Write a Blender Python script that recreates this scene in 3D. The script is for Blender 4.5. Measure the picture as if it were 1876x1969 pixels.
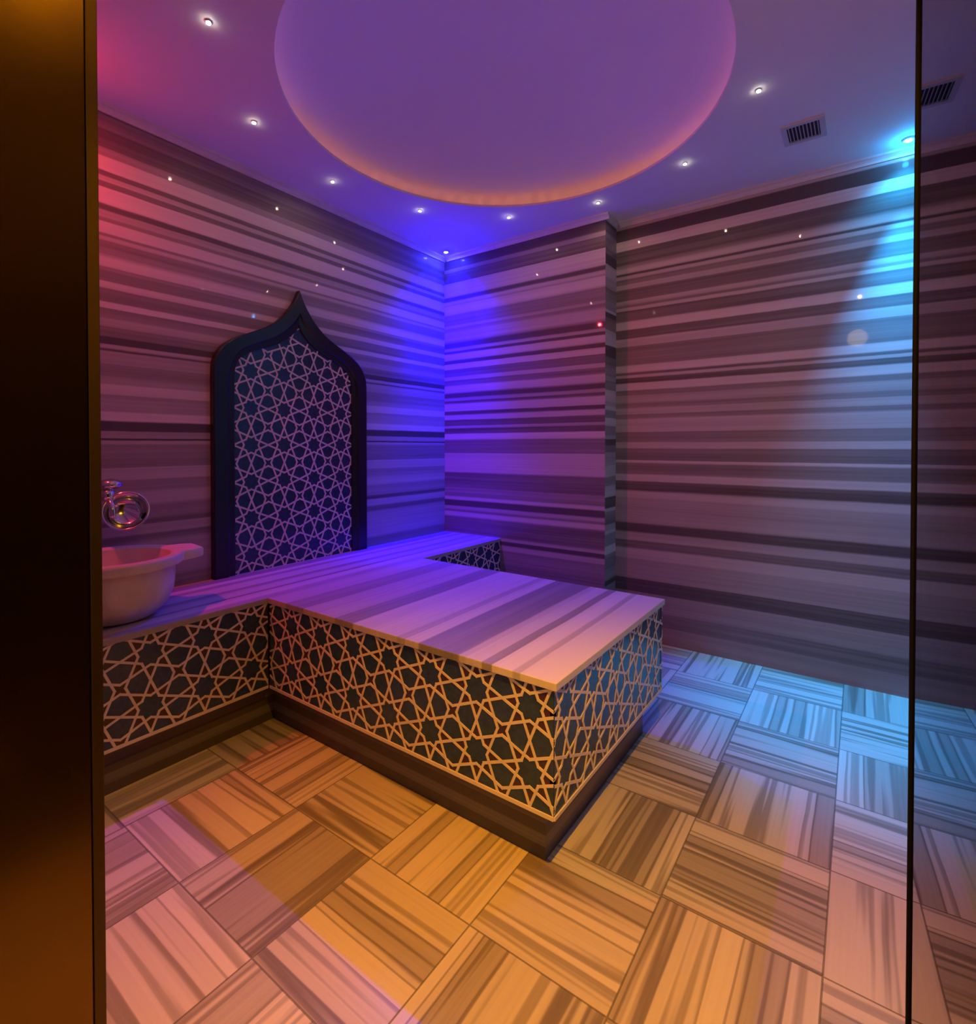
import bpy, bmesh, math, random
from mathutils import Vector, Matrix

# ------------------------------------------------------------------ camera, light, exposure
S = bpy.context.scene
C = S.collection
for o in list(bpy.data.objects):
    bpy.data.objects.remove(o)
S.view_settings.view_transform = 'Standard'
S.view_settings.look = 'None'
S.view_settings.gamma = 1
S.view_settings.use_curve_mapping = False
S.view_settings.exposure = 0.0

cam = bpy.data.cameras.new('camera')
camo = bpy.data.objects.new('camera', cam)
C.objects.link(camo)
S.camera = camo
F, CY = 1003.5, 870.5
YAW, PITCH = math.radians(35.54), math.radians(-0.75)
camo.location = (2.440, -2.879, 1.1534)
camo.rotation_euler = (math.pi/2 + PITCH, 0, YAW)
cam.sensor_fit = 'HORIZONTAL'
cam.sensor_width = 36
cam.lens = F/1876*36
cam.shift_y = (CY - 1969/2)/1876
cam.clip_start = 0.01

w = bpy.data.worlds.new('world')
S.world = w
w.use_nodes = True
w.node_tree.nodes['Background'].inputs[0].default_value = (1.0, 0.62, 0.2, 1)
w.node_tree.nodes['Background'].inputs[1].default_value = 0.8


def spot(name, loc, target, col, watt, angle=150, blend=1.0, size=0.012):
    l = bpy.data.lights.new(name, 'SPOT')
    l.color = col
    l.energy = watt
    l.spot_size = math.radians(angle)
    l.spot_blend = blend
    l.shadow_soft_size = size
    o = bpy.data.objects.new(name, l)
    C.objects.link(o)
    o.location = loc
    d = Vector(target) - Vector(loc)
    o.rotation_euler = d.to_track_quat('-Z', 'Y').to_euler()
    return o


def point(name, loc, col, watt, size=0.01):
    l = bpy.data.lights.new(name, 'POINT')
    l.color = col
    l.energy = watt
    l.shadow_soft_size = size
    o = bpy.data.objects.new(name, l)
    C.objects.link(o)
    o.location = loc
    return o


H = 2.5
LAMPS = {   # corner spots: position, aim, colour, watts, cone, blend, spill watts
    'blue': ((0.095, -0.096), (0.30, -0.35, 0), (0.0, 0.0, 1.0), 285, 98, 0.9, 3.2),
    'cyan': ((2.600, 0.070), (2.53, -0.12, 0), (0.01, 0.38, 1.0), 560, 48, 1.0, 1.4),
    'pink': ((0.110, -2.480), (1.1, -1.2, 0.7), (1.0, 0.03, 0.05), 62, 140, 1.0, 0.8),
    'amber': ((2.420, -2.470), (2.08, -2.30, 0), (1.0, 0.45, 0.0), 290, 78, 1.0, 5.5),
}
def COVE(a):
    """salmon towards the room corner, violet at both flanks"""
    s = 0.5 + 0.5*math.cos(a - math.radians(118))
    s = s**1.5
    return (0.80 + 0.35*s, 0.22 + 0.12*s, 0.42 - 0.22*s)


for k, (xy, tg, col, watt, ang, bl, spill) in LAMPS.items():
    spot(k + '_spot_light', (xy[0], xy[1], H - 0.022), tg, col, watt, ang, bl)
    point(k + '_lens_light', (xy[0], xy[1], H - 0.030), col, spill, 0.012)
# wide wash of the cyan fitting
spot('cyan_wash_light', (2.600, 0.070, H - 0.022), (2.58, 0.04, 0), (0.01, 0.42, 1.0), 24, 120, 1.0)
# narrow beam of the blue fitting, straight down the corner
spot('blue_beam_light', (0.095, -0.096, H - 0.022), (0.10, -0.11, 0), (0.0, 0.0, 1.0), 900, 60, 1.0)
for i in range(64):       # LED string lying in the cove behind the dome's lip
    a = 2*math.pi*(i + 0.5)/64
    point('cove_light', (1.258 + 0.874*math.cos(a), -1.125 + 0.874*math.sin(a), H + 0.017), COVE(a), 0.013, 0.003)
point('corridor_lamp', (2.40, -3.60, 2.30), (1.0, 0.6, 0.2), 10, 0.09)      # corridor light outside the door

# ------------------------------------------------------------------ helpers
def tag(o, label=None, cat=None, group=None, kind=None):
    if label: o['label'] = label
    if cat: o['category'] = cat
    if group: o['group'] = group
    if kind: o['kind'] = kind
    return o


def empty(name, loc, label, cat, group=None):
    o = bpy.data.objects.new(name, None)
    C.objects.link(o)
    o.location = loc
    o.empty_display_size = 0.05
    return tag(o, label, cat, group)


def link(name, bm, mats, parent=None, smooth=False):
    """link a bmesh given in world coordinates; keep it there when parented"""
    me = bpy.data.meshes.new(name)
    bmesh.ops.recalc_face_normals(bm, faces=bm.faces)
    bm.to_mesh(me)
    bm.free()
    if not isinstance(mats, (list, tuple)):
        mats = [mats]
    for m in mats:
        me.materials.append(m)
    if smooth:
        for p in me.polygons:
            p.use_smooth = True
    o = bpy.data.objects.new(name, me)
    C.objects.link(o)
    if parent:
        o.parent = parent
        o.matrix_parent_inverse = Matrix.Translation(-root_loc(parent))
    return o


def root_loc(o):
    v = Vector((0, 0, 0))
    while o:
        if o.type == 'EMPTY':
            v += o.location
        o = o.parent
    return v


def sub(name, bm, mats, parent, smooth=False):
    """sub-part: parent is a mesh part whose own local space is world minus root"""
    o = link(name, bm, mats, None, smooth)
    o.parent = parent
    return o


def box(bm, x0, x1, y0, y1, z0, z1, mi=0, bev=0.0):
    vs = [bm.verts.new((x, y, z)) for x in (x0, x1) for y in (y0, y1) for z in (z0, z1)]
    fs = []
    for q in ((0, 1, 3, 2), (4, 6, 7, 5), (0, 4, 5, 1), (2, 3, 7, 6), (0, 2, 6, 4), (1, 5, 7, 3)):
        f = bm.faces.new([vs[i] for i in q])
        f.material_index = mi
        fs.append(f)
    if bev:
        bmesh.ops.recalc_face_normals(bm, faces=fs)
        es = list({e for f in fs for e in f.edges})
        bmesh.ops.bevel(bm, geom=es, offset=bev, segments=2, affect='EDGES', profile=0.5)
    return fs


def lathe(bm, prof, center=(0, 0, 0), n=48, mat=None, mi=0, caps=True):
    M = mat or Matrix.Identity(4)
    rings = []
    for r, z in prof:
        ring = []
        for i in range(n):
            a = 2*math.pi*i/n
            ring.append(bm.verts.new(Vector(center) + (M @ Vector((r*math.cos(a), r*math.sin(a), z)))))
        rings.append(ring)
    for a, b in zip(rings, rings[1:]):
        for i in range(n):
            j = (i+1) % n
            f = bm.faces.new((a[i], a[j], b[j], b[i]))
            f.material_index = mi
    if caps:
        for ring in (rings[0], rings[-1]):
            f = bm.faces.new(ring)
            f.material_index = mi
    return rings


def tube(bm, pts, r, n=16):
    pts = [Vector(p) for p in pts]
    rings = []
    up = Vector((0.13, 0.37, 0.92)).normalized()
    for i, p in enumerate(pts):
        t = (pts[min(i+1, len(pts)-1)] - pts[max(i-1, 0)]).normalized()
        a = t.cross(up).normalized()
        b = t.cross(a).normalized()
        rr = r[i] if isinstance(r, (list, tuple)) else r
        rings.append([bm.verts.new(p + (a*math.cos(2*math.pi*k/n) + b*math.sin(2*math.pi*k/n))*rr) for k in range(n)])
    for a, b in zip(rings, rings[1:]):
        for i in range(n):
            bm.faces.new((a[i], a[(i+1) % n], b[(i+1) % n], b[i]))
    bm.faces.new(rings[0])
    bm.faces.new(rings[-1])


# ------------------------------------------------------------------ materials
class NT:
    def __init__(self, name):
        self.m = bpy.data.materials.new(name)
        self.m.use_nodes = True
        self.t = self.m.node_tree
        self.b = self.t.nodes['Principled BSDF']

    def n(self, typ, **kw):
        nd = self.t.nodes.new(typ)
        for k, v in kw.items():
            setattr(nd, k, v)
        return nd

    def l(self, a, b):
        self.t.links.new(a, b)

    def put(self, sock, v):
        if isinstance(v, (int, float)):
            sock.default_value = v
        elif isinstance(v, (tuple, list)):
            sock.default_value = v
        else:
            self.l(v, sock)

    def math(self, op, a, b=0.0, c=0.0, clamp=False):
        nd = self.n('ShaderNodeMath', operation=op, use_clamp=clamp)
        for i, v in enumerate((a, b, c)):
            self.put(nd.inputs[i], v)
        return nd.outputs[0]

    def mixf(self, f, a, b):
        nd = self.n('ShaderNodeMix', data_type='FLOAT')
        self.put(nd.inputs[0], f)
        self.put(nd.inputs[2], a)
        self.put(nd.inputs[3], b)
        return nd.outputs[0]

    def mixc(self, f, a, b):
        nd = self.n('ShaderNodeMix', data_type='RGBA')
        self.put(nd.inputs[0], f)
        self.put(nd.inputs[6], a)
        self.put(nd.inputs[7], b)
        return nd.outputs[2]

    def xyz(self, x, y, z):
        nd = self.n('ShaderNodeCombineXYZ')
        for i, v in enumerate((x, y, z)):
            self.put(nd.inputs[i], v)
        return nd.outputs[0]

    def noise(self, vec, scale=1, detail=2, rough=0.5):
        nd = self.n('ShaderNodeTexNoise')
        self.l(vec, nd.inputs['Vector'])
        nd.inputs['Scale'].default_value = scale
        nd.inputs['Detail'].default_value = detail
        nd.inputs['Roughness'].default_value = rough
        return nd.outputs['Fac']

    def pos(self):
        g = self.n('ShaderNodeNewGeometry')
        s = self.n('ShaderNodeSeparateXYZ')
        self.l(g.outputs['Position'], s.inputs[0])
        return s.outputs

    def ramp(self, fac, stops, interp='LINEAR'):
        nd = self.n('ShaderNodeValToRGB')
        r = nd.color_ramp
        r.interpolation = interp
        while len(r.elements) < len(stops):
            r.elements.new(0.5)
        while len(r.elements) > len(stops):
            r.elements.remove(r.elements[-1])
        for e, (p, v) in zip(r.elements, stops):
            e.position = p
            e.color = (v, v, v, 1) if isinstance(v, (int, float)) else v
        self.put(nd.inputs[0], fac)
        return nd.outputs[0]


def simple(name, col, rough=0.5, metal=0.0, coat=0.0, vary=0.06, vscale=12):
    t = NT(name)
    p = t.n('ShaderNodeNewGeometry').outputs['Position']
    f = t.noise(p, vscale, 3)
    a = tuple(c*(1-vary*2) for c in col[:3]) + (1,)
    b = tuple(min(1, c*(1+vary*2)) for c in col[:3]) + (1,)
    t.l(t.mixc(f, a, b), t.b.inputs['Base Color'])
    t.b.inputs['Roughness'].default_value = rough
    t.b.inputs['Metallic'].default_value = metal
    t.b.inputs['Coat Weight'].default_value = coat
    t.b.inputs['Coat Roughness'].default_value = 0.05
    return t.m


def emit(name, col, strength):
    t = NT(name)
    t.b.inputs['Base Color'].default_value = (0.8, 0.8, 0.8, 1)
    t.b.inputs['Emission Color'].default_value = (*col, 1)
    t.b.inputs['Emission Strength'].default_value = strength
    return t.m


LIGHT = (0.66, 0.57, 0.54, 1)
DARK = (0.095, 0.075, 0.075, 1)


def bands(t, coord, prof):
    """chain of colour ramps: grey value 0..1 along a metre coordinate"""
    prof = sorted((min(a, b), max(a, b), v) for a, b, v in prof)
    out = None
    CH = 15
    for i in range(0, len(prof), CH):
        ch = prof[i:i+CH]
        lo = ch[0][0] - 0.001
        hi = ch[-1][1] + 0.001
        st = []
        last = -1
        for a, b, v in ch:
            e = min(0.0022, (b-a)*0.25)
            for z in (a+e, b-e):
                q = (z-lo)/(hi-lo)
                q = max(q, last+0.0002)
                last = q
                st.append((min(q, 1), v))
        f = t.math('DIVIDE', t.math('SUBTRACT', coord, lo), hi-lo, clamp=True)
        r = t.ramp(f, st)
        out = r if out is None else t.mixf(t.math('GREATER_THAN', coord, lo), out, r)
    return out


def marble(name, prof, axis, along, rough=0.5, shift=0.0, wav=0.005):
    t = NT(name)
    x, y, z = t.pos()
    P = {'x': x, 'y': y, 'z': z}
    c, a = P[axis], P[along]
    low = t.noise(t.xyz(t.math('MULTIPLY', a, 0.9), t.math('MULTIPLY', c, 1.6), 3.1), 1, 2)
    warp = t.math('MULTIPLY', t.math('SUBTRACT', low, 0.5), wav*2)
    jit = t.noise(t.xyz(t.math('MULTIPLY', a, 9.0), t.math('MULTIPLY', c, 14), 7.0), 1, 3)
    warp2 = t.math('MULTIPLY', t.math('SUBTRACT', jit, 0.5), 0.004)
    cc = t.math('ADD', t.math('ADD', c, warp), t.math('ADD', warp2, shift))
    v = bands(t, cc, prof)
    fine = t.noise(t.xyz(t.math('MULTIPLY', a, 0.8), t.math('MULTIPLY', cc, 75), 1.3), 1, 4, 0.65)
    fine2 = t.noise(t.xyz(t.math('MULTIPLY', a, 0.5), t.math('MULTIPLY', cc, 24), 5.3), 1, 2, 0.6)
    v = t.math('ADD', v, t.math('MULTIPLY', t.math('SUBTRACT', fine, 0.5), 0.26))
    v = t.math('ADD', v, t.math('MULTIPLY', t.math('SUBTRACT', fine2, 0.5), 0.22))
    v = t.math('ADD', t.math('MULTIPLY', v, 1.3), -0.13, clamp=True)
    t.l(t.mixc(v, DARK, LIGHT), t.b.inputs['Base Color'])
    t.b.inputs['Roughness'].default_value = rough
    t.b.inputs['Specular IOR Level'].default_value = 0.25
    t.b.inputs['Coat Weight'].default_value = 0.13
    t.b.inputs['Coat Roughness'].default_value = 0.03
    return t.m


R= [(2.519, 2.454, 0.55), (2.451, 2.383, 0.1), (2.376, 2.323, 0.7), (2.323, 2.241, 0.15), (2.207, 2.186, 0.6), (2.183, 2.171, 0.1), (2.171, 2.15, 0.55), (2.15, 2.12, 0.25), (2.117, 2.09, 0.5), (2.09, 2.022, 0.2), (2.022, 1.999, 0.55), (1.996, 1.981, 0.3), (1.981, 1.962, 0.65), (1.962, 1.901, 0.2), (1.897, 1.849, 0.75), (1.849, 1.796, 0.2), (1.796, 1.75, 0.6), (1.75, 1.637, 0.3), (1.634, 1.595, 0.75), (1.592, 1.577, 0.2), (1.577, 1.561, 0.6), (1.561, 1.531, 0.15), (1.528, 1.486, 0.75), (1.486, 1.456, 0.3), (1.456, 1.41, 0.5), (1.41, 1.38, 0.35), (1.38, 1.342, 0.55), (1.342, 1.319, 0.3), (1.312, 1.236, 0.6), (1.236, 1.175, 0.3), (1.175, 1.137, 0.6), (1.137, 1.069, 0.25), (1.067, 1.052, 0.7), (1.052, 0.985, 0.3), (0.982, 0.943, 0.65), (0.943, 0.887, 0.15), (0.882, 0.841, 0.6), (0.841, 0.696, 0.45), (0.689, 0.643, 0.1), (0.636, 0.59, 0.5), (0.59, 0.544, 0.2), (0.541, 0.483, 0.55), (0.483, 0.361, 0.4), (0.361, 0.285, 0.1), (0.285, 0.178, 0.35), (0.178, 0.101, 0.2), (0.101, -0.006, 0.35)]
L= [(2.487, 2.462, 0.2), (2.462, 2.405, 0.3), (2.405, 2.332, 0.2), (2.332, 2.299, 0.35), (2.299, 2.242, 0.7), (2.242, 2.221, 0.2), (2.221, 2.201, 0.55), (2.201, 2.176, 0.2), (2.176, 2.111, 0.75), (2.111, 2.086, 0.2), (2.086, 2.058, 0.5), (2.058, 2.041, 0.3), (2.041, 1.996, 0.75), (1.996, 1.984, 0.35), (1.984, 1.968, 0.6), (1.968, 1.915, 0.35), (1.902, 1.865, 0.8), (1.865, 1.849, 0.4), (1.849, 1.808, 0.3), (1.808, 1.78, 0.75), (1.78, 1.726, 0.3), (1.726, 1.702, 0.8), (1.698, 1.661, 0.35), (1.661, 1.628, 0.5), (1.628, 1.587, 0.3), (1.587, 1.558, 0.05), (1.558, 1.542, 0.55), (1.539, 1.531, 0.15), (1.531, 1.48, 0.5), (1.48, 1.431, 0.35), (1.423, 1.398, 0.5), (1.398, 1.357, 0.75), (1.357, 1.341, 0.45), (1.341, 1.291, 0.5), (1.287, 1.254, 0.85), (1.25, 1.213, 0.0), (1.213, 1.185, 0.5), (1.185, 1.176, 0.0), (1.176, 1.16, 0.6), (1.16, 1.061, 0.35), (1.061, 1.012, 0.6), (1.065, 1.031, 0.8), (1.018, 0.97, 0.4), (0.96, 0.916, 0.6), (0.909, 0.854, 0.4), (0.847, 0.827, 0.2), (0.827, 0.786, 0.55), (0.786, 0.759, 0.25)]
B= [(2.506, 2.476, 0.4), (2.476, 2.41, 0.1), (2.404, 2.38, 0.4), (2.38, 2.307, 0.15), (2.301, 2.21, 0.6), (2.204, 2.18, 0.1), (2.174, 2.156, 0.6), (2.156, 2.144, 0.45), (2.144, 2.089, 0.65), (2.077, 2.005, 0.3), (2.005, 1.986, 0.45), (1.986, 1.968, 0.3), (1.956, 1.895, 0.5), (1.877, 1.847, 0.05), (1.841, 1.823, 0.5), (1.823, 1.804, 0.1), (1.804, 1.762, 0.65), (1.756, 1.732, 0.1), (1.732, 1.695, 0.65), (1.695, 1.641, 0.2), (1.641, 1.616, 0.55), (1.616, 1.58, 0.2), (1.574, 1.531, 0.6), (1.519, 1.495, 0.05), (1.489, 1.47, 0.45), (1.47, 1.452, 0.15), (1.446, 1.397, 0.6), (1.397, 1.373, 0.1), (1.367, 1.336, 0.6), (1.336, 1.294, 0.15), (1.294, 1.276, 0.5), (1.276, 1.239, 0.15), (1.239, 1.202, 0.7), (1.196, 1.105, 0.25), (1.099, 0.971, 0.6), (0.965, 0.861, 0.2), (0.861, 0.824, 0.35), (0.824, 0.8, 0.25), (0.793, 0.775, 0.65), (0.769, 0.732, 0.05), (0.726, 0.708, 0.5), (0.702, 0.689, 0.3), (0.689, 0.659, 0.6), (0.653, 0.543, 0.2), (0.536, 0.518, 0.5), (0.518, 0.494, 0.1), (0.487, 0.457, 0.5), (0.457, 0.395, 0.3), (0.383, 0.31, 0.25)]
T= [(0.499, 0.616, 0.6), (0.616, 0.731, 0.4), (0.731, 0.912, 0.6), (0.912, 1.009, 0.35), (1.009, 1.221, 0.7), (1.221, 1.256, 0.5), (1.256, 1.312, 0.7), (1.312, 1.476, 0.3), (1.476, 1.505, 0.6), (1.505, 1.561, 0.7), (1.561, 1.597, 0.35), (1.597, 1.665, 0.85), (1.665, 1.69, 0.6), (1.69, 1.803, 0.9)]

T0 = [(0.0, 0.03, .5), (0.03, 0.09, .3), (0.09, 0.13, .7), (0.13, 0.17, .4), (0.17, 0.25, .65), (0.25, 0.29, .35),
      (0.29, 0.36, .6), (0.36, 0.38, .3), (0.38, 0.44, .7), (0.44, 0.49, .5)]
T = T0 + T + [(1.803, 1.83, .8)]

M_left = marble('striped_marble_left', L + [(0.75, 0.60, .5), (0.59, 0.50, .3), (0.49, 0.3, .5), (.29, .1, .3)], 'z', 'y')
M_back = marble('striped_marble_back', B, 'z', 'x')
M_far = marble('striped_marble_far', R, 'z', 'x')
M_top = marble('striped_marble_slab', T, 'x', 'y', rough=0.45, wav=0.018)
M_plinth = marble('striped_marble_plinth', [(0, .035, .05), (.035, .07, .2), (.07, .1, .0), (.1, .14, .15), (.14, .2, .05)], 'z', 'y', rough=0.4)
RV = []
random.seed(4)
zz = 0
while zz < 2.5:
    hh = random.uniform(0.015, 0.075)
    RV.append((zz, zz+hh, random.choice([.1, .25, .35, .5, .65, .75])))
    zz += hh
M_return = marble('striped_marble_return', RV, 'z', 'y', rough=0.4, wav=0.03)
M_right = marble('striped_marble_right', R, 'z', 'y', shift=0.13)
M_front = marble('striped_marble_front', L, 'z', 'x', shift=0.06)


def floor_mat():
    t = NT('striped_marble_floor_tiles')
    x, y, z = t.pos()
    X0, Y0, TT = 2.0319, -1.5455, 0.3492
    u = t.math('DIVIDE', t.math('SUBTRACT', x, X0 - 20*TT), TT)
    v = t.math('DIVIDE', t.math('SUBTRACT', y, Y0 - 20*TT), TT)
    iu, iv = t.math('FLOOR', u), t.math('FLOOR', v)
    fu, fv = t.math('FRACT', u), t.math('FRACT', v)
    par = t.math('MODULO', t.math('ADD', iu, iv), 2.0)          # 0 / 1
    # tile (20,19) [x 2.03.., y -1.89..] -> stripes along y : sum 39 odd
    c = t.mixf(par, fv, fu)
    al = t.mixf(par, fu, fv)
    wn = t.n('ShaderNodeTexWhiteNoise', noise_dimensions='2D')
    t.l(t.xyz(iu, iv, 0), wn.inputs['Vector'])
    h = wn.outputs['Value']
    cc = t.math('ADD', c, t.math('MULTIPLY', h, 57.0))
    wob = t.noise(t.xyz(t.math('MULTIPLY', al, 1.2), t.math('MULTIPLY', cc, 2.0), h), 1, 2)
    cc = t.math('ADD', cc, t.math('MULTIPLY', t.math('SUBTRACT', wob, 0.5), 0.022))
    a = t.noise(t.xyz(t.math('MULTIPLY', cc, 3.4), t.math('MULTIPLY', al, 0.06), t.math('MULTIPLY', h, 9.0)), 1, 1)
    b = t.noise(t.xyz(t.math('MULTIPLY', cc, 8.0), t.math('MULTIPLY', al, 0.15), 4.0), 1, 2)
    s = t.math('ADD', t.math('MULTIPLY', a, 0.68), t.math('MULTIPLY', b, 0.32))
    r = t.ramp(s, [(0.0, .15), (.37, .15), (.385, .45), (.44, .42), (.455, .12), (.475, .2), (.49, .72), (.545, .78), (.56, .4),
                   (.585, .35), (.60, .85), (1, .95)])
    fine = t.noise(t.xyz(t.math('MULTIPLY', cc, 42.0), t.math('MULTIPLY', al, 0.5), 4.0), 1, 3)
    r = t.math('ADD', r, t.math('MULTIPLY', t.math('SUBTRACT', fine, 0.5), 0.22), clamp=True)
    tone = t.math('MULTIPLY', t.math('SUBTRACT', wn.outputs['Value'], 0.5), 0.22)
    r = t.math('ADD', r, tone, clamp=True)
    col = t.mixc(r, (0.16, 0.115, 0.085, 1), (0.70, 0.56, 0.46, 1))
    e = t.math('MINIMUM', t.math('MINIMUM', fu, t.math('SUBTRACT', 1.0, fu)), t.math('MINIMUM', fv, t.math('SUBTRACT', 1.0, fv)))
    g = t.math('LESS_THAN', e, 0.006)
    col = t.mixc(t.math('MULTIPLY', g, 0.75), col, (0.10, 0.08, 0.07, 1))
    t.l(col, t.b.inputs['Base Color'])
    t.l(t.mixf(g, 0.33, 0.8), t.b.inputs['Roughness'])
    return t.m


M_floor = floor_mat()
M_plaster = simple('white_plaster', (0.80, 0.76, 0.77), 0.75, vary=0.02, vscale=3)
M_cornice = simple('cornice_stone', (0.62, 0.56, 0.54), 0.4)
M_base = simple('tile_ground_maroon', (0.055, 0.022, 0.020), 0.28)
M_inlay = simple('tile_inlay_navy', (0.022, 0.046, 0.100), 0.22, vary=0.3, vscale=60)
M_strip = simple('tile_line_cream', (0.72, 0.60, 0.54), 0.4)
M_frame = simple('black_gloss_wood', (0.006, 0.008, 0.012), 0.28)
M_basin = simple('basin_marble', (0.66, 0.56, 0.50), 0.35, vary=0.10, vscale=14)
M_chrome = simple('chrome', (0.75, 0.72, 0.72), 0.09, 1.0, vary=0.02)
M_bronze = simple('bronze_panel', (0.155, 0.09, 0.025), 0.22, 1.0, vary=0.06, vscale=3)
M_bronze_d = simple('bronze_trim', (0.09, 0.058, 0.025), 0.45, 1.0, vary=0.06)
M_black = simple('black_seal', (0.006, 0.005, 0.006), 0.8)
M_black.node_tree.nodes['Principled BSDF'].inputs['Specular IOR Level'].default_value = 0.05
M_grille = simple('vent_white', (0.55, 0.54, 0.55), 0.5)
M_duct_shade = simple('duct_shade', (0.02, 0.02, 0.02), 0.8)  # near-black colour stands in for the shade inside the vent
M_corr = simple('corridor_paint', (0.10, 0.07, 0.06), 0.7)
gl = NT('door_glass')
tr = gl.n('ShaderNodeBsdfTransparent'); tr.inputs[0].default_value = (0.60, 0.56, 0.58, 1)
gy = gl.n('ShaderNodeBsdfGlossy'); gy.inputs['Roughness'].default_value = 0.01
gy.inputs[0].default_value = (0.85, 0.82, 0.85, 1)
fr = gl.n('ShaderNodeFresnel'); fr.inputs[0].default_value = 1.5
mx = gl.n('ShaderNodeMixShader')
gl.l(fr.outputs[0], mx.inputs[0]); gl.l(tr.outputs[0], mx.inputs[1]); gl.l(gy.outputs[0], mx.inputs[2])
gl.l(mx.outputs[0], gl.t.nodes['Material Output'].inputs[0])
M_glass = gl.m

# ------------------------------------------------------------------ the room
W_, AY, DY, LX = 0.488, -1.679, -0.762, 1.797      # bench width, platform near / far side, platform end
BZ, ST, TZ = 0.537, 0.022, 0.167                   # top height, slab thickness, bottom of the tiled face
SX, SD = 1.2235, 0.164                             # the step in the back wall
YF, XR = -2.60, 2.86                               # inner face of the door wall, right wall
XJ0, XJ1 = 1.578, 2.62                             # door opening


def struct(name, bm, m, smooth=False):
    return tag(link(name, bm, m, smooth=smooth), kind='structure')


bm = bmesh.new(); box(bm, -0.15, 3.1, -4.3, 0.35, -0.08, 0.0); struct('floor', bm, M_floor)
bm = bmesh.new(); box(bm, -0.12, 0.0, YF, 0.30, 0.0, H); struct('wall_left', bm, M_left)
bm = bmesh.new()
fs = box(bm, 0.0, SX, 0.0, 0.30, 0.0, H)
fs[1].material_index = 1
struct('wall_back', bm, [M_back, M_return])
bm = bmesh.new(); box(bm, SX, XR, SD, 0.30, 0.0, H); struct('wall_far', bm, M_far)
bm = bmesh.new(); box(bm, XR, XR + 0.12, -4.2, 0.30, 0.0, H); struct('wall_right', bm, M_right)
bm = bmesh.new()
box(bm, -0.12, XJ0 - 0.02, YF - 0.16, YF, 0.0, H)
box(bm, XJ1 + 0.02, XR, YF - 0.16, YF, 0.0, H)
box(bm, XJ0 - 0.02, XJ1 + 0.02, YF - 0.16, YF, 2.32, H)
struct('wall_front', bm, M_front)

# ceiling: flat plaster with a round opening that rises into a shallow dome
DC, DR, DH = (1.258, -1.125), 0.848, 0.30
bm = bmesh.new()
n = 96
X0, X1, Y0, Y1 = -0.12, XR + 0.12, YF - 0.16, 0.30
def sq(a):
    c, s = math.cos(a), math.sin(a)
    tx = ((X1 - DC[0]) if c > 0 else (DC[0] - X0)) / max(abs(c), 1e-9)
    ty = ((Y1 - DC[1]) if s > 0 else (DC[1] - Y0)) / max(abs(s), 1e-9)
    k = min(tx, ty)
    return (DC[0] + c*k, DC[1] + s*k)
angs = [2*math.pi*i/n for i in range(n)]
angs += [math.atan2(yy - DC[1], xx - DC[0]) % (2*math.pi) for xx in (X0, X1) for yy in (Y0, Y1)]
angs = sorted(angs)
inner = [bm.verts.new((DC[0] + DR*math.cos(a), DC[1] + DR*math.sin(a), H)) for a in angs]
outer = [bm.verts.new((*sq(a), H)) for a in angs]
outt = [bm.verts.new((v.co.x, v.co.y, H + 0.45)) for v in outer]
nn = len(angs)
for i in range(nn):
    j = (i+1) % nn
    bm.faces.new((inner[i], inner[j], outer[j], outer[i]))
    bm.faces.new((outer[i], outer[j], outt[j], outt[i]))
bm.faces.new(outt)
prev = inner
lip = [bm.verts.new((v.co.x, v.co.y, H + 0.012)) for v in inner]
for i in range(nn):
    bm.faces.new((prev[i], prev[(i+1) % nn], lip[(i+1) % nn], lip[i]))
prev = lip
D2 = 0.965
ring = [bm.verts.new((DC[0] + (v.co.x-DC[0])*D2/DR, DC[1] + (v.co.y-DC[1])*D2/DR, H + 0.012)) for v in lip]
for i in range(nn):
    bm.faces.new((prev[i], prev[(i+1) % nn], ring[(i+1) % nn], ring[i]))
prev = ring
DR = D2
RS = (DR*DR + DH*DH)/(2*DH)
K = 18
for k in range(1, K):
    r = DR*(1 - k/K)
    z = H + 0.012 + math.sqrt(RS*RS - r*r) - (RS - DH)
    ring = [bm.verts.new((DC[0] + r*math.cos(a), DC[1] + r*math.sin(a), z)) for a in angs]
    for i in range(nn):
        f = bm.faces.new((prev[i], prev[(i+1) % nn], ring[(i+1) % nn], ring[i]))
        f.smooth = True
    prev = ring
f = bm.faces.new(prev); f.smooth = True
struct('ceiling', bm, M_plaster)


def cornice(name, p0, p1, nrm):
    """small stepped cornice between two wall points, nrm points into the room"""
    bm = bmesh.new()
    prof = [(0, 0), (0.012, 0), (0.012, -0.006), (0.022, -0.010), (0.022, -0.016), (0.030, -0.022), (0.030, -0.030), (0, -0.030)]
    prof = [(0.0, -0.034), (0.008, -0.034), (0.008, -0.022), (0.016, -0.014), (0.024, -0.010), (0.024, 0.0), (0.0, 0.0)]
    a = [bm.verts.new((p0[0] + nrm[0]*d, p0[1] + nrm[1]*d, H + h)) for d, h in prof]
    b = [bm.verts.new((p1[0] + nrm[0]*d, p1[1] + nrm[1]*d, H + h)) for d, h in prof]
    for i in range(len(prof)):
        j = (i+1) % len(prof)
        bm.faces.new((a[i], a[j], b[j], b[i]))
    bm.faces.new(a); bm.faces.new(b)
    struct(name, bm, M_cornice)


cornice('trim_1', (0, YF), (0, 0), (1, 0))
cornice('trim_2', (0.024, 0), (SX + 0.024, 0), (0, -1))
cornice('trim_3', (SX, 0), (SX, SD), (1, 0))
cornice('trim_4', (SX + 0.024, SD), (XR, SD), (0, -1))
cornice('trim_5', (XR, SD - 0.024), (XR, YF), (-1, 0))

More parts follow.
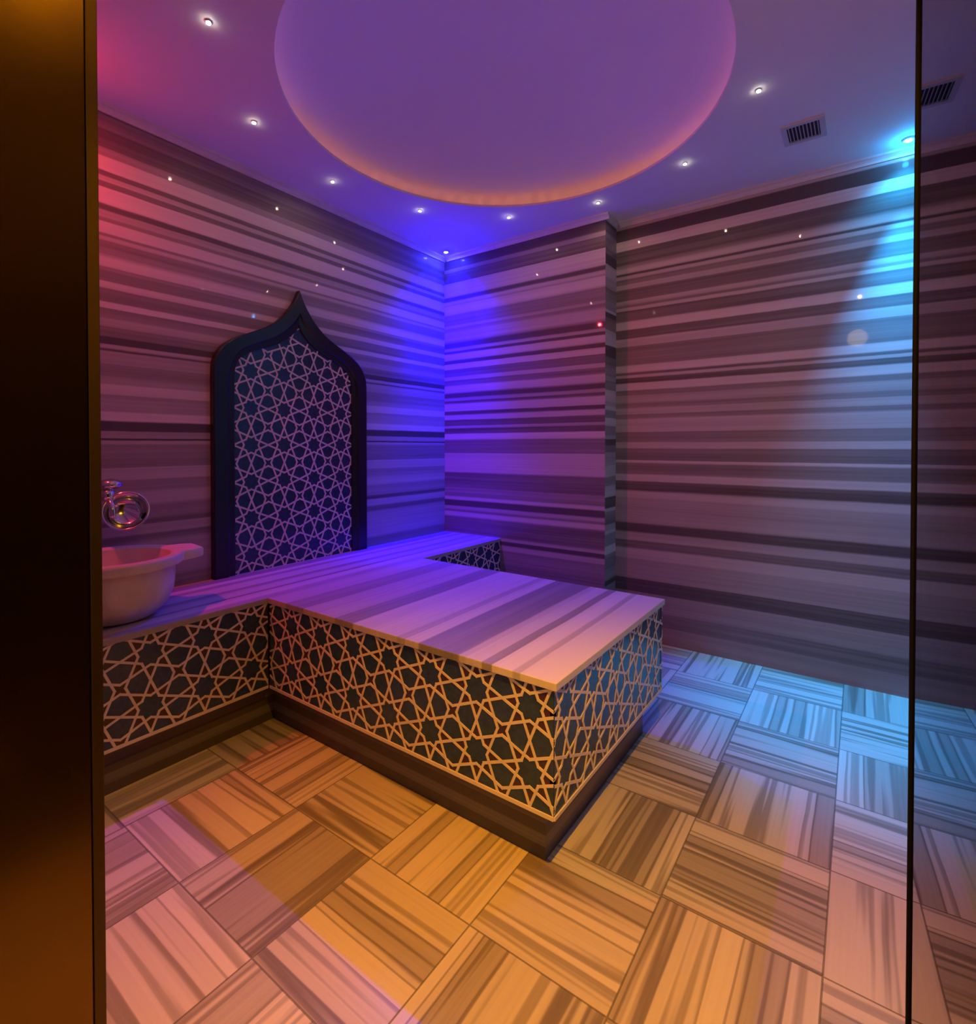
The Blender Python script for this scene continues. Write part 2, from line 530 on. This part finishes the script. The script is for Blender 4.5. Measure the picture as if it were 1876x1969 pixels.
# doorway: bronze reveal with its trim, dark corridor wall behind the door wall
bm = bmesh.new(); box(bm, XJ0 - 0.02, XJ0, YF - 0.014, YF, 0.0, 2.30, bev=0.001); struct('trim_6', bm, M_bronze_d)
bm = bmesh.new(); box(bm, XJ0 - 0.02, XJ0 - 0.004, YF - 0.60, YF - 0.0145, 0.0, 2.6); box(bm, XJ0 - 0.02, XJ0, YF - 0.60, YF - 0.018, 0.0, 2.6)
struct('door_1', bm, M_bronze)
bm = bmesh.new()
box(bm, XJ1, XJ1 + 0.02, YF - 0.60, YF, 0.0, 2.6)
struct('trim_7', bm, M_bronze_d)
bm = bmesh.new(); box(bm, XJ0 - 0.02, XJ1 + 0.02, YF - 0.16, YF, 2.30, 2.32); struct('trim_8', bm, M_bronze_d)

# opened glass door leaf
PE = Vector((2.503, -1.90))
TH = math.radians(-2.2)
dirv = Vector((math.sin(TH), math.cos(TH)))          # towards the free edge
nv = Vector((dirv.y, -dirv.x))                       # away from the camera side
LEAF = 0.70
root = empty('glass_door', (PE.x - dirv.x*LEAF, PE.y - dirv.y*LEAF, 0.0),
             'tall tinted glass door leaf standing open at the right, mirroring the striped wall', 'door')
def leafbox(bm, s0, s1, t0, t1, z0, z1, mi=0):
    vs = []
    for s in (s0, s1):
        for t_ in (t0, t1):
            for z in (z0, z1):
                p = PE - dirv*s + nv*t_
                vs.append(bm.verts.new((p.x, p.y, z)))
    for q in ((0, 1, 3, 2), (4, 6, 7, 5), (0, 4, 5, 1), (2, 3, 7, 6), (0, 2, 6, 4), (1, 5, 7, 3)):
        f = bm.faces.new([vs[i] for i in q]); f.material_index = mi
bm = bmesh.new(); leafbox(bm, 0.010, LEAF, 0, 0.010, 0.010, 2.28); link('glass_pane', bm, M_glass, root)
bm = bmesh.new(); leafbox(bm, -0.002, 0.010, -0.003, 0.0150, 0.010, 2.28)
tag(link('edge_seal', bm, M_black, root), 'thin black seal along the free edge')
for z in (0.35, 1.15, 1.95):
    bm = bmesh.new(); leafbox(bm, LEAF - 0.05, LEAF + 0.015, -0.006, 0.018, z - 0.045, z + 0.045)
    link('hinge', bm, M_chrome, root)
bm = bmesh.new(); box(bm, 2.545, XJ1, YF - 0.05, YF, 0.0, 2.30); struct('trim_9', bm, M_bronze_d)

# ------------------------------------------------------------------ girih tile panels
P_ = 0.18
R_ = P_/2


def pattern(u0, u1, v0, v1, cu, cv):
    """segments and inlay polygons of the eight-point star pattern, star centre at (cu, cv)"""
    segs, polys = [], []
    i0, i1 = int(math.floor((u0-cu)/P_)) - 1, int(math.ceil((u1-cu)/P_)) + 1
    j0, j1 = int(math.floor((v0-cv)/P_)) - 1, int(math.ceil((v1-cv)/P_)) + 1
    D = [(math.cos(k*math.pi/4), math.sin(k*math.pi/4)) for k in range(8)]
    for i in range(i0, i1+1):
        for j in range(j0, j1+1):
            x, y = cu + i*P_, cv + j*P_
            for k in range(8):
                c = (x + R_*D[k][0], y + R_*D[k][1])
                for m in (k-1, (k+1) % 8):
                    segs.append((c, (x + .4142*R_*D[m][0], y + .4142*R_*D[m][1])))
            core = []
            for k in range(8):
                core.append((x + .4142*R_*D[k][0], y + .4142*R_*D[k][1]))
                a = (k + .5)*math.pi/4
                core.append((x + .5412*R_*math.cos(a), y + .5412*R_*math.sin(a)))
            polys.append(core)
            hx = [(1, 0), (.5, .2071), (.7071, .7071), (1, .8284), (1.2929, .7071), (1.5, .2071)]
            for s in (1, -1):
                polys.append([(x + a*R_, y + s*b*R_) for a, b in hx])
                polys.append([(x + s*b*R_, y + a*R_) for a, b in hx])
            sx, sy = x + R_, y + R_
            q, r = .2929*R_, .1716*R_
            for a, b in ((1, 1), (1, -1), (-1, 1), (-1, -1)):
                segs.append(((sx + a*q, sy + b*q), (sx, sy + b*r)))
                segs.append(((sx + a*q, sy + b*q), (sx + a*r, sy)))
    return segs, polys


def inside(p, poly):
    c = False
    n = len(poly)
    for i in range(n):
        a, b = poly[i], poly[(i+1) % n]
        if (a[1] > p[1]) != (b[1] > p[1]) and p[0] < (b[0]-a[0])*(p[1]-a[1])/(b[1]-a[1]) + a[0]:
            c = not c
    return c


def girih(name, M, u0, u1, v0, v1, cu, cv, parent, sw=0.0078, region=None, rim=None):
    """M maps (u, v, outward) to world; panel slab, inlays and raised lines in one part"""
    segs, polys = pattern(u0, u1, v0, v1, cu, cv)
    bm = bmesh.new()
    for pl in polys:
        if region and not all(inside(p, region) for p in pl):
            continue
        f = bm.faces.new([bm.verts.new((p[0], p[1], 0.0006)) for p in pl])
        f.material_index = 1
    hw = sw/2
    wide = [(AC + (p[0]-AC)*1.055, p[1]*1.0 + 0.010*(p[1] > 1.0) - 0.02*(p[1] < 0.6)) for p in region] if region else None
    for a, b in segs:
        if region and not (inside(a, wide) and inside(b, wide)):
            continue
        A, B_ = Vector(a), Vector(b)
        d = (B_ - A).normalized()
        nrm = Vector((-d.y, d.x))
        A = A - d*hw*0.8
        B_ = B_ + d*hw*0.8
        h = 0.0018 + random.random()*0.0006
        q = [A + nrm*hw, A - nrm*hw, B_ - nrm*hw, B_ + nrm*hw]
        lo = [bm.verts.new((p.x, p.y, 0.0)) for p in q]
        hi = [bm.verts.new((p.x, p.y, h)) for p in q]
        bm.faces.new(hi).material_index = 2
        for i in range(4):
            j = (i+1) % 4
            bm.faces.new((lo[i], lo[j], hi[j], hi[i])).material_index = 2
    if not region:
        for co, no in (((u0, 0, 0), (-1, 0, 0)), ((u1, 0, 0), (1, 0, 0)), ((0, v0, 0), (0, -1, 0)), ((0, v1, 0), (0, 1, 0))):
            bmesh.ops.bisect_plane(bm, geom=bm.verts[:] + bm.edges[:] + bm.faces[:], plane_co=co, plane_no=no, clear_outer=True)
        box(bm, u0, u1, v0, v1, -0.012, 0.0, 0)
        box(bm, u0, u1, v0, v0 + 0.011, 0.0, 0.004, 2)
    else:
        top = [bm.verts.new((p[0], p[1], 0.0)) for p in region]
        f = bm.faces.new(top); f.material_index = 1
        bot = [bm.verts.new((p[0], p[1], -0.012)) for p in region]
        for i in range(len(top)):
            j = (i+1) % len(top)
            bm.faces.new((top[i], top[j], bot[j], bot[i]))
    bm.transform(M)
    me = bpy.data.meshes.new(name)
    bm.to_mesh(me); bm.free()
    for m in (M_base, M_inlay, M_strip):
        me.materials.append(m)
    o = bpy.data.objects.new(name, me)
    C.objects.link(o)
    o.parent = parent
    o.matrix_parent_inverse = Matrix.Translation(-root_loc(parent))
    return o


def frame_mat(origin, u, out):
    """columns: u direction, z up, outward"""
    m = Matrix.Identity(4)
    for r in range(3):
        m[r][0] = u[r]; m[r][1] = (0, 0, 1)[r]; m[r][2] = out[r]; m[r][3] = origin[r]
    return m


VT = BZ - ST
# wall bench
bench = empty('wall_bench', (0.25, -1.3, 0), 'long low marble bench along the left wall, star-patterned tile front, basin on it', 'bench')
bm = bmesh.new(); box(bm, 0.0, W_, YF, 0.0, BZ - ST, BZ, bev=0.002)
link('seat_slab', bm, M_top, bench)
girih('tile_front', frame_mat((W_ - 0.008, 0, 0), (0, 1, 0), (1, 0, 0)), YF, AY, TZ, VT, -2.11, 0.448, bench)
girih('tile_front', frame_mat((W_ - 0.008, 0, 0), (0, 1, 0), (1, 0, 0)), DY, 0.0, TZ, VT, -0.13, 0.448, bench)
bm = bmesh.new(); box(bm, 0.0, W_ - 0.022, YF, 0.0, TZ, VT); link('core', bm, M_base, bench)
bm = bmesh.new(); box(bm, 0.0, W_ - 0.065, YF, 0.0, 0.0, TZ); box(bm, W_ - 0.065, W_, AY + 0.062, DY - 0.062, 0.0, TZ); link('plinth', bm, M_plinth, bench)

plat = empty('bathing_platform', (1.15, -1.22, 0), 'big marble-topped platform jutting from the bench into the middle of the room', 'platform')
bm = bmesh.new(); box(bm, W_, LX + 0.006, AY - 0.004, DY, BZ - ST, BZ, bev=0.002)
link('marble_slab', bm, M_top, plat)
girih('tile_panel', frame_mat((0, AY + 0.006, 0), (1, 0, 0), (0, -1, 0)), W_, LX - 0.006, TZ, VT, 1.718, 0.448, plat)
girih('tile_panel', frame_mat((LX - 0.006, 0, 0), (0, 1, 0), (1, 0, 0)), AY + 0.006, DY, TZ, VT, AY + 0.074, 0.448, plat)
girih('tile_panel', frame_mat((0, DY - 0.006, 0), (-1, 0, 0), (0, 1, 0)), -(LX - 0.004), -W_, TZ, VT, -1.718, 0.448, plat)
bm = bmesh.new(); box(bm, W_, LX - 0.020, AY + 0.020, DY - 0.020, TZ, VT); link('core', bm, M_base, plat)
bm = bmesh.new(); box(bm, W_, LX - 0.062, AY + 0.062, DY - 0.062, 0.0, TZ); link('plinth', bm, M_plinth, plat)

# ------------------------------------------------------------------ ogee arch panel on the left wall
def catmull(pts, n=8):
    out = []
    for i in range(len(pts)-1):
        p0 = pts[max(i-1, 0)]; p1 = pts[i]; p2 = pts[i+1]; p3 = pts[min(i+2, len(pts)-1)]
        for k in range(n):
            t_ = k/n
            out.append(tuple(0.5*((2*p1[a]) + (-p0[a]+p2[a])*t_ + (2*p0[a]-5*p1[a]+4*p2[a]-p3[a])*t_*t_ + (-p0[a]+3*p1[a]-3*p2[a]+p3[a])*t_**3) for a in (0, 1)))
    out.append(pts[-1])
    return out


AC = -1.210
o_r = [(.455, BZ)] + catmull([(.455, 1.48), (.448, 1.555), (.408, 1.622), (.335, 1.674), (.245, 1.717), (.160, 1.762), (.095, 1.818), (.045, 1.882), (.016, 1.935), (0, 1.972)])
i_r = [(.350, BZ)] + catmull([(.350, 1.48), (.343, 1.535), (.315, 1.580), (.245, 1.620), (.165, 1.652), (.100, 1.685), (.050, 1.722), (.018, 1.755), (0, 1.785)])
def full(r):
    return [(AC + a, b) for a, b in r] + [(AC - a, b) for a, b in reversed(r[:-1])]
outerP, innerP = full(o_r), full(i_r)
def resample(r, n):
    L_ = [0]
    for a, b in zip(r, r[1:]):
        L_.append(L_[-1] + math.dist(a, b))
    out = []
    k = 0
    for i in range(n):
        s = L_[-1]*i/(n-1)
        while k < len(L_)-2 and L_[k+1] < s: k += 1
        q = (s-L_[k])/max(L_[k+1]-L_[k], 1e-9)
        out.append(tuple(r[k][a] + (r[k+1][a]-r[k][a])*q for a in (0, 1)))
    return out
NS = 60
oo = resample(o_r, NS); ii = resample(i_r, NS)
def fullr(r):
    return [(AC + a, b) for a, b in r] + [(AC - a, b) for a, b in reversed(r[:-1])]
oo, ii = fullr(oo), fullr(ii)
arch = empty('arched_tile_panel', (0, AC, BZ), 'tall pointed-arch panel of blue star tiles in a black frame on the left wall', 'wall panel')
girih('star_tile_field', frame_mat((0.013, 0, 0), (0, 1, 0), (1, 0, 0)), AC - .36, AC + .36, BZ, 1.79, -1.475, 1.340 - 0.002, arch, sw=0.0085,
      region=innerP)
bm = bmesh.new()
FD = 0.034
lay = []
def ring(pts, d):
    return [bm.verts.new((d, p[0], p[1])) for p in pts]
mid = lambda a, b, f: [(p[0]*(1-f) + q[0]*f, p[1]*(1-f) + q[1]*f) for p, q in zip(a, b)]
rs = [ring(oo, 0.0), ring(oo, FD - .004), ring(mid(oo, ii, .05), FD), ring(mid(oo, ii, .62), FD), ring(mid(oo, ii, .72), FD - .008), ring(mid(oo, ii, .95), FD - .010), ring(ii, FD - .014), ring(ii, 0.0)]
for a, b in zip(rs, rs[1:]):
    for i in range(len(a)-1):
        bm.faces.new((a[i], a[i+1], b[i+1], b[i]))
link('frame', bm, M_frame, arch)

# ------------------------------------------------------------------ basin
BC = Vector((0.262, -2.140, BZ))
basin = empty('marble_basin', tuple(BC), 'round pale marble wash basin with a flat rim and side tab on the bench', 'basin')
bm = bmesh.new()
n = 64
prof = [(0.00, 0.000), (0.112, 0.000), (0.134, 0.010), (0.168, 0.048), (0.186, 0.092), (0.191, 0.140), (0.190, 0.180),
        (0.214, 0.186), (0.219, 0.192), (0.219, 0.216), (0.214, 0.222), (0.186, 0.222), (0.176, 0.216), (0.166, 0.170), (0.145, 0.115), (0.100, 0.075), (0.0, 0.062)]
rings = []
for r, z in prof:
    if r == 0:
        rings.append([bm.verts.new(BC + Vector((0, 0, z)))])
        continue
    ring_ = []
    for i in range(n):
        a = 2*math.pi*i/n
        rr = r
        if 0.186 <= z <= 0.222 and r > 0.2:      # the four flat tabs of the rim
            for ta in (math.pi/2 - .10, -math.pi/2 + .10):
                d = abs((a - ta + math.pi) % (2*math.pi) - math.pi)
                if d < 0.30:
                    rr = r + 0.062 if d < 0.27 else r + 0.03
                    rr = rr / math.cos(d) * (1.0)
        ring_.append(bm.verts.new(BC + Vector((rr*math.cos(a), rr*math.sin(a), z))))
    rings.append(ring_)
for a, b in zip(rings, rings[1:]):
    for i in range(n):
        j = (i+1) % n
        if len(a) == 1: bm.faces.new((a[0], b[j], b[i]))
        elif len(b) == 1: bm.faces.new((a[i], a[j], b[0]))
        else: bm.faces.new((a[i], a[j], b[j], b[i]))
bo = link('bowl', bm, M_basin, basin, smooth=True)
md = bo.modifiers.new('edge', 'EDGE_SPLIT'); md.split_angle = math.radians(40)
bm = bmesh.new(); lathe(bm, [(0.018, 0.063), (0.018, 0.068), (0.010, 0.069)], tuple(BC), 24); link('drain', bm, M_chrome, basin, True)

# ------------------------------------------------------------------ tap and hanging metal bowl
tap = empty('wall_tap', (0.0, -2.115, 0.965), 'chrome wall tap with a rounded handle above the marble basin', 'tap')
RX = Matrix.Rotation(math.pi/2, 4, 'Y')
ty = -2.105
bm = bmesh.new(); lathe(bm, [(0.034, 0.0), (0.034, 0.006), (0.026, 0.014), (0.016, 0.016)], (0, ty, 0.965), 40, RX); link('wall_flange', bm, M_chrome, tap, True)
bm = bmesh.new(); lathe(bm, [(0.014, 0.010), (0.016, 0.03), (0.022, 0.045), (0.024, 0.075), (0.024, 0.11), (0.019, 0.125), (0.008, 0.130)], (0, ty, 0.965), 40, RX); link('valve_body', bm, M_chrome, tap, True)
bm = bmesh.new(); lathe(bm, [(0.014, 0.018), (0.014, 0.030), (0.032, 0.034), (0.042, 0.044), (0.041, 0.055), (0.028, 0.067), (0.006, 0.072)], (0.090, ty + 0.015, 0.955), 40); link('handle', bm, M_chrome, tap, True)
bm = bmesh.new()
tube(bm, [(0.10 + 0.055*math.sin(a), ty, 0.950 - 0.055 + 0.055*math.cos(a)) for a in [i*math.pi/18 for i in range(10)]] + [(0.155, ty, 0.880)], 0.011)
link('spout', bm, M_chrome, tap, True)
tag(tap)

bw = empty('metal_bowl', (0.175, -2.065, 0.905), 'shiny metal bathing bowl hanging open side out on the tap', 'bowl')
tilt = Matrix.Rotation(math.radians(66), 4, Vector((0.45, 0.89, 0)).normalized())
bm = bmesh.new()
out = [(0.001, 0.0), (0.030, 0.001), (0.050, 0.010), (0.064, 0.028), (0.071, 0.050), (0.077, 0.053), (0.077, 0.056), (0.070, 0.054)]
inn = [(0.062, 0.030), (0.048, 0.013), (0.029, 0.004), (0.001, 0.003)]
lathe(bm, out + inn, (0.175 - 0.050, -2.065 + 0.020, 0.905 - 0.02), 56, tilt)
link('bowl_body', bm, M_chrome, bw, True)

# ------------------------------------------------------------------ ceiling vent
vx0, vx1, vy0, vy1 = 2.172, 2.290, -0.332, -0.205
vent = empty('ceiling_vent', ((vx0+vx1)/2, (vy0+vy1)/2, H), 'small square slatted air vent in the ceiling near the right wall', 'vent')
bm = bmesh.new()
b = 0.020
for q in ((vx0-b, vx1+b, vy0-b, vy0), (vx0-b, vx1+b, vy1, vy1+b), (vx0-b, vx0, vy0, vy1), (vx1, vx1+b, vy0, vy1)):
    box(bm, *q, H - 0.008, H - 0.0005)
link('frame', bm, M_grille, vent)
bm = bmesh.new(); box(bm, vx0, vx1, vy0, vy1, H - 0.0015, H - 0.0005); link('duct_shade_sheet', bm, M_duct_shade, vent)  # flat dark sheet on the ceiling, painted as the vent's shaded hollow
bm = bmesh.new()
for i in range(9):
    x = vx0 + (i+.5)*(vx1-vx0)/9
    vs = [bm.verts.new(p) for p in ((x-.0025, vy0, H-.0018), (x-.0015, vy0, H-.0018), (x+.0030, vy0, H-.0075), (x+.0020, vy0, H-.0075))]
    ve = [bm.verts.new((v.co.x, vy1, v.co.z)) for v in vs]
    for a in range(4):
        bm.faces.new((vs[a], vs[(a+1) % 4], ve[(a+1) % 4], ve[a]))
    bm.faces.new(vs); bm.faces.new(ve)
tag(link('louvre', bm, M_grille, vent), 'dim slats across the opening')

# ------------------------------------------------------------------ corner colour spots
names = {'blue': ('deep blue round corner spot in the ceiling above the far end of the bench', (0.75, 0.80, 1.0)),
         'cyan': ('cyan corner spot in the ceiling beside the top of the glass door edge', (0.55, 0.85, 1.0)),
         'pink': ('pink corner spot in the ceiling above the marble basin', (1.0, 0.25, 0.5)),
         'amber': ('amber ceiling spot above the doorway beside the open glass door', (1.0, 0.6, 0.1))}
for k, (xy, tg, col, watt, ang, bl, spill) in LAMPS.items():
    lab, ec = names[k]
    r = empty('corner_spot', (xy[0], xy[1], H), lab, 'spotlight')
    bm = bmesh.new()
    lathe(bm, [(0.024, 0.0), (0.024, -0.004), (0.020, -0.008), (0.013, -0.008), (0.013, 0.0)], (xy[0], xy[1], H), 32)
    link('bezel', bm, M_grille, r, True)
    bm = bmesh.new()
    lathe(bm, [(0.0125, -0.001), (0.0125, -0.007), (0.009, -0.011), (0.002, -0.013)], (xy[0], xy[1], H), 24)
    link('lens', bm, emit(k + '_lens', ec, 60 if k in ('blue', 'cyan') else 20), r, True)

# ------------------------------------------------------------------ ring of small white ceiling lights
LC, LR = (1.247, -1.165), 1.002
M_led = emit('led_white', (1.0, 0.93, 0.75), 70)
where = {180: 'beside the left wall, third from the left frame', 150: 'left of the dome, fourth from the left frame',
         120: 'just left of the blue corner glow', 90: 'just right of the blue corner glow', 60: 'beside the top of the wall step',
         30: 'between the wall step and the ceiling vent', 0: 'right of the dome, highest on the right', 210: 'second from the top left',
         240: 'largest one at the top left of the ceiling'}
lab = {240: 'tiny bright white ceiling light, largest one at the top left',
       210: 'tiny white ceiling light, second from the left along the dome edge',
       180: 'tiny white ceiling light, third from the left along the dome edge',
       150: 'tiny white ceiling light just left of the blue corner glow',
       120: 'tiny white ceiling light just right of the blue corner glow, lowest of the ring',
       90: 'tiny white ceiling light beside the top of the wall step',
       60: 'tiny white ceiling light between the wall step and the vent',
       30: 'tiny white ceiling light, highest on the right side of the dome'}
first = None
for a, lb in lab.items():
    p = (LC[0] + LR*math.cos(math.radians(a)), LC[1] + LR*math.sin(math.radians(a)), H)
    if first is None:
        first = empty('ceiling_light', (0, 0, 0), lb, 'ceiling light', 'tiny lights ringing the dome')
        bm = bmesh.new(); lathe(bm, [(0.011, 0.0), (0.011, -0.003), (0.0075, -0.005), (0.0065, -0.004), (0.0065, 0.0)], (0, 0, 0), 20)
        r1 = link('ring', bm, M_chrome, first, True)
        bm = bmesh.new(); lathe(bm, [(0.0075, -0.001), (0.0070, -0.007), (0.001, -0.010)], (0, 0, 0), 16)
        r2 = link('lens', bm, M_led, first, True)
        first.location = p
    else:
        o = first.copy(); C.objects.link(o); o.location = p; o['label'] = lb
        for ch in (r1, r2):
            c = ch.copy(); C.objects.link(c); c.parent = o
    spot('star_light', (p[0], p[1], H - 0.014), (p[0], p[1], 0), (1.0, 0.58, 0.42), 0.72, 170, 0.4, 0.005)
